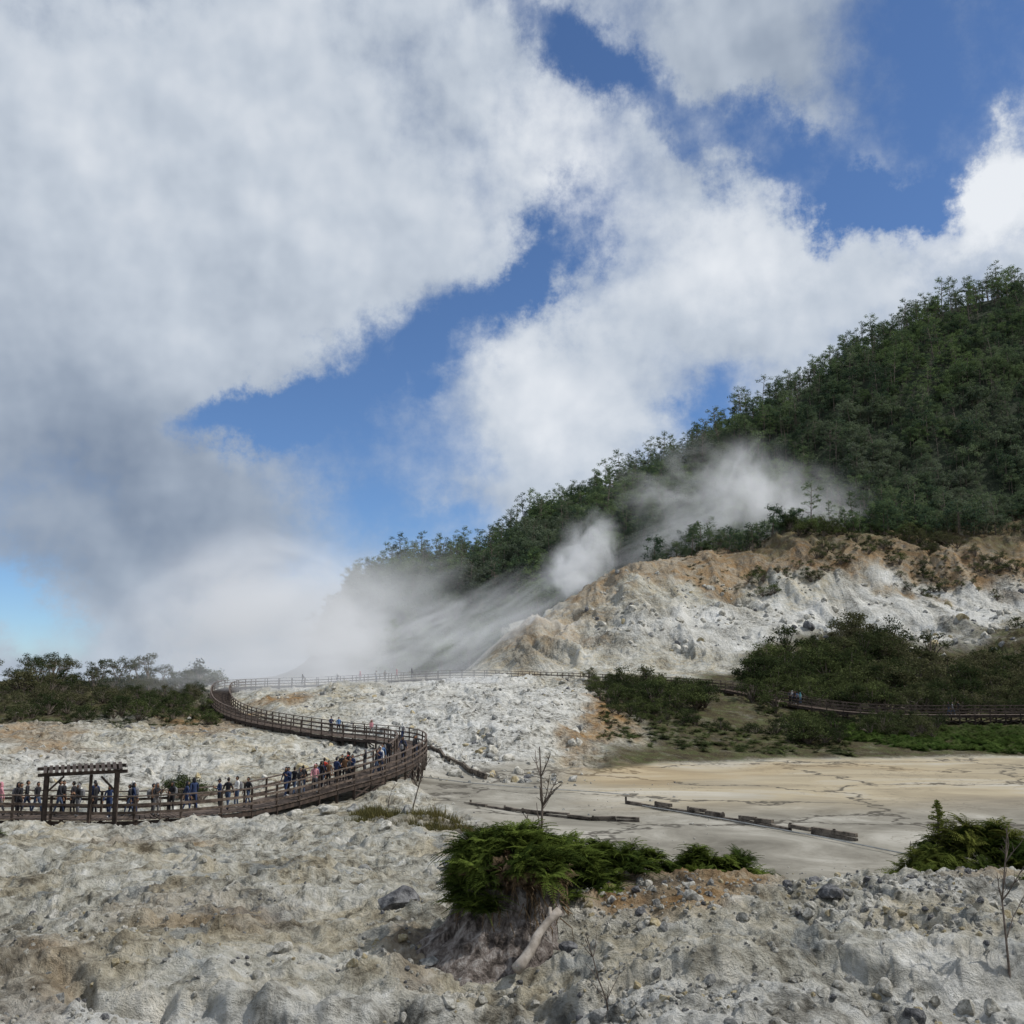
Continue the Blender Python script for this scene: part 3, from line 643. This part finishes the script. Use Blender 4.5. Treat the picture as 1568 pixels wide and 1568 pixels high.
def person_mesh(seed,shirt,pants,pose,hijab=None,cap=False):
    random.seed(seed)
    V=[];E=[];R=[]
    def av(co,r,par=None):
        V.append(co);R.append(r if isinstance(r,tuple) else (r,r))
        if par is not None: E.append((par,len(V)-1))
        return len(V)-1
    pel=av((0,0,.95),(.155,.11));wa=av((0,0,1.1),(.14,.10),pel);ch=av((0,.01,1.3),(.17,.115),wa);nb=av((0,0,1.43),(.10,.08),ch);nk=av((0,.015,1.52),(.052,.055),nb)
    st={'stand':(.06,-.02),'walk':(.26,-.24),'walk2':(-.22,.25),'phone':(.05,-.05),'lean':(.0,.08)}[pose]
    hands=[]
    for s_,fy in((-1,st[0]),(1,st[1])):
        hip=av((s_*.095,0,.88),(.095,.1),pel);kn=av((s_*.105,fy*.55+.03,.5),(.06,.065),hip);an=av((s_*.105,fy-.02,.09),(.042,.045),kn);av((s_*.11,fy+.13,.04),(.045,.035),an)
        sh_=av((s_*.185,0,1.4),(.06,.06),nb)
        if pose=='phone' or (pose=='lean'): el=av((s_*.24,.05,1.13),.043,sh_);wr=av((s_*.13,.30,1.25 if pose=='phone' else 1.12),.03,el);hd=Vector((-s_*.15,.6,.55))
        elif pose=='stand' and s_==1: el=av((s_*.27,-.03,1.13),.043,sh_);wr=av((s_*.16,.17,1.02),.03,el);hd=Vector((-s_*.4,.8,0))
        else: el=av((s_*.25,-fy*.35-.02,1.12),.043,sh_);wr=av((s_*.26,-fy*.7+.05,.88),.03,el);hd=Vector((0,.15,-1))
        hands.append((Vector(V[wr]),hd.normalized(),s_))
    me=bpy.data.meshes.new('tmp');me.from_pydata(V,E,[]);ob=bpy.data.objects.new('tmp',me);bpy.context.collection.objects.link(ob)
    ob.modifiers.new('s','SKIN');
    for i,sv in enumerate(me.skin_vertices[0].data): sv.radius=R[i];sv.use_root=(i==0)
    ob.modifiers.new('d','SUBSURF').levels=1
    dg=bpy.context.evaluated_depsgraph_get();ev=ob.evaluated_get(dg).to_mesh()
    bm=bmesh.new();bm.from_mesh(ev);ob.evaluated_get(dg).to_mesh_clear();bpy.data.objects.remove(ob)
    for f in bm.faces:
        c_=f.calc_center_median();f.smooth=True
        if c_.z<.1: mi=3
        elif c_.z<.97 and abs(c_.x)<.205 and not any((c_-h[0]).length<.16 for h in hands): mi=2
        elif c_.z>1.49: mi=0
        elif any((c_-h[0]).length<.05 for h in hands): mi=0
        else: mi=1
        f.material_index=mi
    mb=MB()
    for w,d,s_ in hands:
        side=d.cross(Vector((0,0,1)) if abs(d.z)<.9 else Vector((1,0,0))).normalized();nrm=side.cross(d)
        mb.tube([w-d*.01,w+d*.035,w+d*.08],[.024,.036,.033],8,0)
        for k,fl in enumerate((.065,.078,.083,.075,.06)):
            if k==0: b0=w+d*.03+side*.03;d1=(d*.7+side*.8).normalized()
            else: b0=w+d*.078+side*(.03-.018*k+.01);d1=d
            mb.tube([b0,b0+d1*fl*.5,b0+d1*fl*.8+nrm*.015,b0+d1*fl+nrm*.03],[.009,.009,.008,.006],5,0)
    if pose=='phone':
        w=hands[0][0];mb.beam((0,.40,1.3),(0,.42,1.44),.08,.012,4)
    hb=bmesh.new();bmesh.ops.create_uvsphere(hb,u_segments=20,v_segments=14,radius=1)
    for v in hb.verts:
        x,y,z=v.co
        w=.075*(1-.22*max(0,-z));v.co=Vector((x*w,y*.095,z*.118))
        if y>.6: v.co.y-=.008*(y-.6)
        if y>.85 and -.35<z<.12: v.co.y+=.022*(1-abs(x)*2.6 if abs(x)<.35 else 0)
        if z<-.6 and y>0: v.co.y+=.012
        if .12<z<.35 and .2<abs(x)<.6 and y>.5: v.co.y-=.008
    for f in hb.faces:
        c_=f.calc_center_median();f.smooth=True;f.material_index=5 if(c_.z>.045 or c_.y<-.01 ) else 0
        if 0<=c_.z<.03 and .02<abs(c_.x)<.045 and c_.y>.06: f.material_index=5
        if -.075<c_.z<-.05 and abs(c_.x)<.025 and c_.y>.07: f.material_index=6
    hm=bpy.data.meshes.new('h');hb.to_mesh(hm);hb.free()
    hm.transform(Matrix.Translation((0,.025,1.63)));bm.from_mesh(hm)
    hb=bmesh.new();bmesh.ops.create_uvsphere(hb,u_segments=20,v_segments=14,radius=1)
    dele=[]
    for v in hb.verts:
        x,y,z=v.co
        if hijab:
            w=1.0+ (max(0,-z-.2))*1.0;v.co=Vector((x*.09*w,y*.108*w-.006,z*.13-(.1*max(0,-z-.3))))
            if y>.55 and -.75<z<.5: dele.append(v)
        else:
            v.co=Vector((x*.083,y*.103-.008,z*.126))
            if z<.15 and y>-.1 or z<-.45 or(z<.35 and y>.5): dele.append(v)
    bmesh.ops.delete(hb,geom=dele,context='VERTS')
    for f in hb.faces: f.material_index=7 if hijab or cap else 5;f.smooth=True
    hm=bpy.data.meshes.new('h2');hb.to_mesh(hm);hb.free();hm.transform(Matrix.Translation((0,.025,1.632)));bm.from_mesh(hm)
    for s_ in(-1,1): mb.tube([(s_*.07,.02,1.6),(s_*.084,.015,1.625),(s_*.074,.015,1.65)],[.008,.014,.008],5,0)
    if cap: mb.beam((0,.1,1.69),(0,.19,1.675),.12,.012,7)
    if seed%3==0:
        mb.tube([(0,-.17,1.0),(0,-.19,1.08),(0,-.19,1.32),(0,-.16,1.42)],[.09,.14,.13,.06],8,8)
    mm=mb.mesh('parts',[]);bm.from_mesh(mm)
    out=bpy.data.meshes.new('person');bm.to_mesh(out);bm.free()
    for q in(skin,cl[shirt],cl[pants],shoe if seed%2 else sole,cl['black'],hair,cl['red'],cl[hijab] if hijab else cl['black'] if cap else hair,cl['grey']): out.materials.append(q)
    return out
specs=[('black','denim','walk',None,False),('red','black','stand',None,False),('white','navy','walk2','white',False),('navy','black','phone',None,True),('teal','denim','stand','teal',False),('black','black','lean','black',False),('pink','grey','walk','pink',False),('grey','denim','walk2',None,False),('brown','black','stand',None,True),('blue','black','walk',None,False),('black','grey','phone','grey',False),('white','denim','lean',None,False),('black','black','stand',None,False),('navy','navy','walk','black',False)]
pm=[person_mesh(i+1,*s) for i,s in enumerate(specs)]
wts=[5,1.2,2.5,3,1.5,5,1.5,3,2,1.5,3,2,6,2.5]
cum=[784+1528*q[0]/q[1] for q in pa]
def place(px,leg,k=None,off=None):
    js=[j for j in range(leg[0],leg[1])]
    j=min(js,key=lambda j:abs(cum[j]-px));q,sd=fr[j];o_=random.uniform(-.85,.85) if off is None else off
    t=random.uniform(0,1);r,s2=fr[min(j+1,len(fr)-1)];c_=q.lerp(r,t)+sd*o_
    ob=bpy.data.objects.new('person',pm[random.choices(range(len(pm)),wts)[0] if k is None else k]);bpy.context.collection.objects.link(ob)
    d=r-q;ang=math.atan2(d.y,d.x)-math.pi/2
    if random.random()<.45: ang+=math.pi
    if abs(o_)>.7: ang=math.atan2(sd.y*o_,sd.x*o_)-math.pi/2+random.gauss(0,.4)
    ob.location=(c_.x,c_.y,c_.z+.025);ob.rotation_euler=(0,0,ang+random.gauss(0,.3));s_=random.uniform(.93,1.04);ob.scale=(s_,s_,s_)
random.seed(21)
iturn=max(range(len(cum)),key=lambda j:cum[j] if pa[j][1]<100 else -1)
i2=min(range(iturn,len(cum)),key=lambda j:abs(pa[j][1]-140));iend=len(cum)-1
for px in [4,14,28,38,46,72,82,88,104,110,118,124,130,138,146,150,236,240,268,274,300,328,334,372,380,426,430,436,446,452,458,464,474,480,486,492,500,505,512,520,530,534,541,548,556,562,568,576,584,590,598,606,612,618,624]:
    place(px+random.uniform(-2,2),(0,iturn),1 if px in(541,) else None)
for px in [446,505,512,530,536,555,572,582,600,615,622]: place(px,(iturn,i2))
for px in [797,800,845,850,590,690,1062,410,905,1015,740]: place(px,(i2,iend),off=random.uniform(-.3,.9))
for px in [1440,1447,1456]: place(px,(i2,iend))
# ---------------------------------------------------------------- steam (scattering volumes with added glow)
def steam(px,py,D,rx,rz,ry,dens,ns=2.2,thr=.42,rot=0,em=.30,st=(1,1,1),cw=.25):
    m,nt,o=newmat('steam_vapour');b=NB(nt);tc=b.n('ShaderNodeTexCoord').outputs['Object']
    seed=(px*.013,py*.017,D*.011)
    nzn=b.n('ShaderNodeTexNoise');b.set(nzn.inputs['Vector'],b.vm('ADD',b.vm('MULTIPLY',tc,st),seed));nzn.inputs['Scale'].default_value=ns;nzn.inputs['Detail'].default_value=3;nzn.inputs['Roughness'].default_value=.6;nzn.inputs['Distortion'].default_value=.7
    nz=nzn.outputs['Fac'];rad=b.vm('LENGTH',tc)
    core=b.m('SUBTRACT',1.0,rad)
    f=b.mr(b.m('ADD',nz,b.m('MULTIPLY',core,cw)),thr,thr+.34)
    f=b.m('MULTIPLY',f,b.mr(rad,.2,.98,1,0))
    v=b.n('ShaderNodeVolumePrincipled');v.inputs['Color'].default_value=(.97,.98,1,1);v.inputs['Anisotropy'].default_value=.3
    dd=b.m('MULTIPLY',f,dens);b.set(v.inputs['Density'],dd);b.set(v.inputs['Emission Strength'],b.m('MULTIPLY',dd,em));v.inputs['Emission Color'].default_value=(.93,.96,1,1);nt.links.new(v.outputs[0],o.inputs['Volume'])  # added emission makes the steam glow, in place of multiple scattering
    try: m.cycles.volume_step_rate=2.0
    except Exception as ex: print('steprate',ex)
    bm=bmesh.new();bmesh.ops.create_icosphere(bm,subdivisions=3,radius=1);me=bpy.data.meshes.new('steam_plume');bm.to_mesh(me);bm.free();me.materials.append(m)
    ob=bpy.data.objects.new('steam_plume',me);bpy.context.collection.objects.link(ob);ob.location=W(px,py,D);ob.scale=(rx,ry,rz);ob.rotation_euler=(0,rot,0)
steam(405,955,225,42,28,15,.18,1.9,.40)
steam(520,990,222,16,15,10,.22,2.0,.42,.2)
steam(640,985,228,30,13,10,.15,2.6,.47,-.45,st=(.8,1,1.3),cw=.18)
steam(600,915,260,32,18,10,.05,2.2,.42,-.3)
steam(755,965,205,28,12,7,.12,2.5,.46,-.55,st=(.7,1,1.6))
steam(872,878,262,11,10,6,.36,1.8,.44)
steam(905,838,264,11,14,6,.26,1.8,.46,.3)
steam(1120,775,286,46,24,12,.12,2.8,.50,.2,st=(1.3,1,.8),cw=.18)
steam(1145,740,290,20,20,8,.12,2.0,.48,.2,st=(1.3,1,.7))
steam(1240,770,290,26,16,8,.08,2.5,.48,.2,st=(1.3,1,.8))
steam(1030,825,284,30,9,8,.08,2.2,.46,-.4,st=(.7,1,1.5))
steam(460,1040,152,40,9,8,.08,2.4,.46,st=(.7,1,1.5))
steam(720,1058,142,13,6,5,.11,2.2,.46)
# ---------------------------------------------------------------- world
SA,SE=math.radians(88),math.radians(50)
w=bpy.data.worlds.new('World');bpy.context.scene.world=w;w.use_nodes=True;nt=w.node_tree
for a in list(nt.nodes): nt.nodes.remove(a)
b=NB(nt);o=b.n('ShaderNodeOutputWorld')
sky=b.n('ShaderNodeTexSky',sky_type='NISHITA');sky.sun_disc=False;sky.sun_elevation=SE;sky.sun_rotation=SA;sky.altitude=2000;sky.air_density=1.0;sky.dust_density=.5;sky.ozone_density=2.8
bg1=b.n('ShaderNodeBackground');b.set(bg1.inputs[0],b.mix(1.0,sky.outputs[0],(.86,1.02,1.2),'MULTIPLY'));bg1.inputs[1].default_value=.097
dirv=b.n('ShaderNodeTexCoord').outputs['Generated'];sp=b.n('ShaderNodeSeparateXYZ');nt.links.new(dirv,sp.inputs[0])
X,Y,ZZ=sp.outputs
az=b.m('ARCTAN2',X,Y);hy=b.m('SQRT',b.m('ADD',b.m('MULTIPLY',X,X),b.m('MULTIPLY',Y,Y)));el=b.m('ARCTAN2',ZZ,hy)
cv=b.n('ShaderNodeCombineXYZ');nt.links.new(az,cv.inputs[0]);nt.links.new(el,cv.inputs[1]);co=cv.outputs[0]
wn=b.noise(co,7,7,.66,0,True);cod=b.vm('ADD',co,b.vm('SCALE',b.vm('SUBTRACT',wn,(.5,.5,.5)),None,.20))
def ae(px,py):
    r=ray(px,py);return math.atan2(r[0],r[1]),math.atan2(r[2],math.hypot(r[0],r[1]))
def blob(px,py,rx,ry,ang,amp,src=None):
    a_,e_=ae(px,py);q=b.n('ShaderNodeMapping',vector_type='TEXTURE');q.inputs['Location'].default_value=(a_,e_,0);q.inputs['Rotation'].default_value=(0,0,math.radians(ang));q.inputs['Scale'].default_value=(rx*.00065,ry*.00065,1)
    nt.links.new(src or cod,q.inputs[0]);return b.m('MULTIPLY',b.mr(b.vm('LENGTH',q.outputs[0]),.1,1,1,0),amp)
def addn(l):
    s=l[0]
    for q in l[1:]: s=b.m('ADD',s,q)
    return s
gaps=[blob(600,545,420,115,27,.9),blob(400,640,180,85,20,.7),blob(820,400,190,90,40,.8),blob(580,700,280,200,0,.5),
 blob(900,90,260,95,-25,.85),blob(1190,230,280,100,-35,.85),blob(1300,330,140,100,0,.8),blob(1480,110,340,260,0,.68),blob(1400,300,120,60,30,.45),blob(40,930,200,110,-15,.75),blob(1080,610,140,70,30,.5),blob(600,840,260,130,0,.5)]
clouds=[blob(1130,60,200,90,-10,-.3),blob(1545,290,130,80,30,-.8),blob(1260,240,130,60,-20,-.3),blob(1200,430,330,110,0,-.5),blob(250,350,700,420,0,-.5),blob(880,600,200,170,40,-.4),blob(560,610,80,50,0,-.3),blob(780,760,200,60,0,-.2),blob(250,800,330,160,0,-.3)]
n_=b.noise(co,6,8,.64)
cov=b.m('SUBTRACT',b.m('ADD',.76,b.m('MULTIPLY',b.m('SUBTRACT',n_,.5),1.8)),addn(gaps+clouds))
low=b.mr(el,-.02,.05,.5,0);cov=b.m('ADD',cov,low)
alpha=b.mr(cov,.0,.94)
off=b.vm('ADD',co,(.014,.02,0));n_2=b.noise(off,6,4,.5);n_1=b.noise(co,6,4,.5)
br=b.m('ADD',.63,b.m('MULTIPLY',b.m('SUBTRACT',n_1,n_2),1.0));br=b.m('ADD',br,b.m('MULTIPLY',b.m('SUBTRACT',n_,.5),.3))
sh=[blob(230,800,620,330,0,-.36,co),blob(60,560,330,260,0,-.14,co),blob(430,900,380,150,0,-.12,co),blob(870,240,280,170,20,.2),blob(1530,300,220,120,20,.4),blob(1130,370,320,140,0,.2),blob(850,600,240,180,30,.18),blob(240,180,480,240,0,.08,co),blob(1300,90,500,200,0,-.3,co)]
br=b.m('ADD',br,addn(sh))
cc=b.ramp(br,[(0,(.17,.22,.31)),(.35,(.34,.40,.49)),(.65,(.55,.61,.69)),(1,(.84,.87,.91))])
bg2=b.n('ShaderNodeBackground');nt.links.new(cc,bg2.inputs[0]);bg2.inputs[1].default_value=1.0
ms=b.n('ShaderNodeMixShader');nt.links.new(b.m('MULTIPLY',alpha,.97),ms.inputs[0]);nt.links.new(bg1.outputs[0],ms.inputs[1]);nt.links.new(bg2.outputs[0],ms.inputs[2]);nt.links.new(ms.outputs[0],o.inputs[0])
sl=bpy.data.lights.new('sun','SUN');sl.energy=3.7;sl.angle=math.radians(.5);sl.color=(1,.965,.9);so=bpy.data.objects.new('sun',sl);bpy.context.collection.objects.link(so)
sd=Vector((math.sin(SA)*math.cos(SE),math.cos(SA)*math.cos(SE),math.sin(SE)));so.rotation_euler=sd.to_track_quat('Z','Y').to_euler()
cd=bpy.data.cameras.new('camera');cd.sensor_width=36;cd.lens=18*F/784;cd.clip_end=20000;cd.clip_start=.1;cam=bpy.data.objects.new('camera',cd);bpy.context.collection.objects.link(cam)
cam.location=(0,0,H);cam.rotation_euler=(math.radians(90)+math.atan(256/F),0,0)
sc_=bpy.context.scene;sc_.camera=cam;sc_.view_settings.view_transform='Standard';sc_.view_settings.look='None';sc_.view_settings.exposure=0
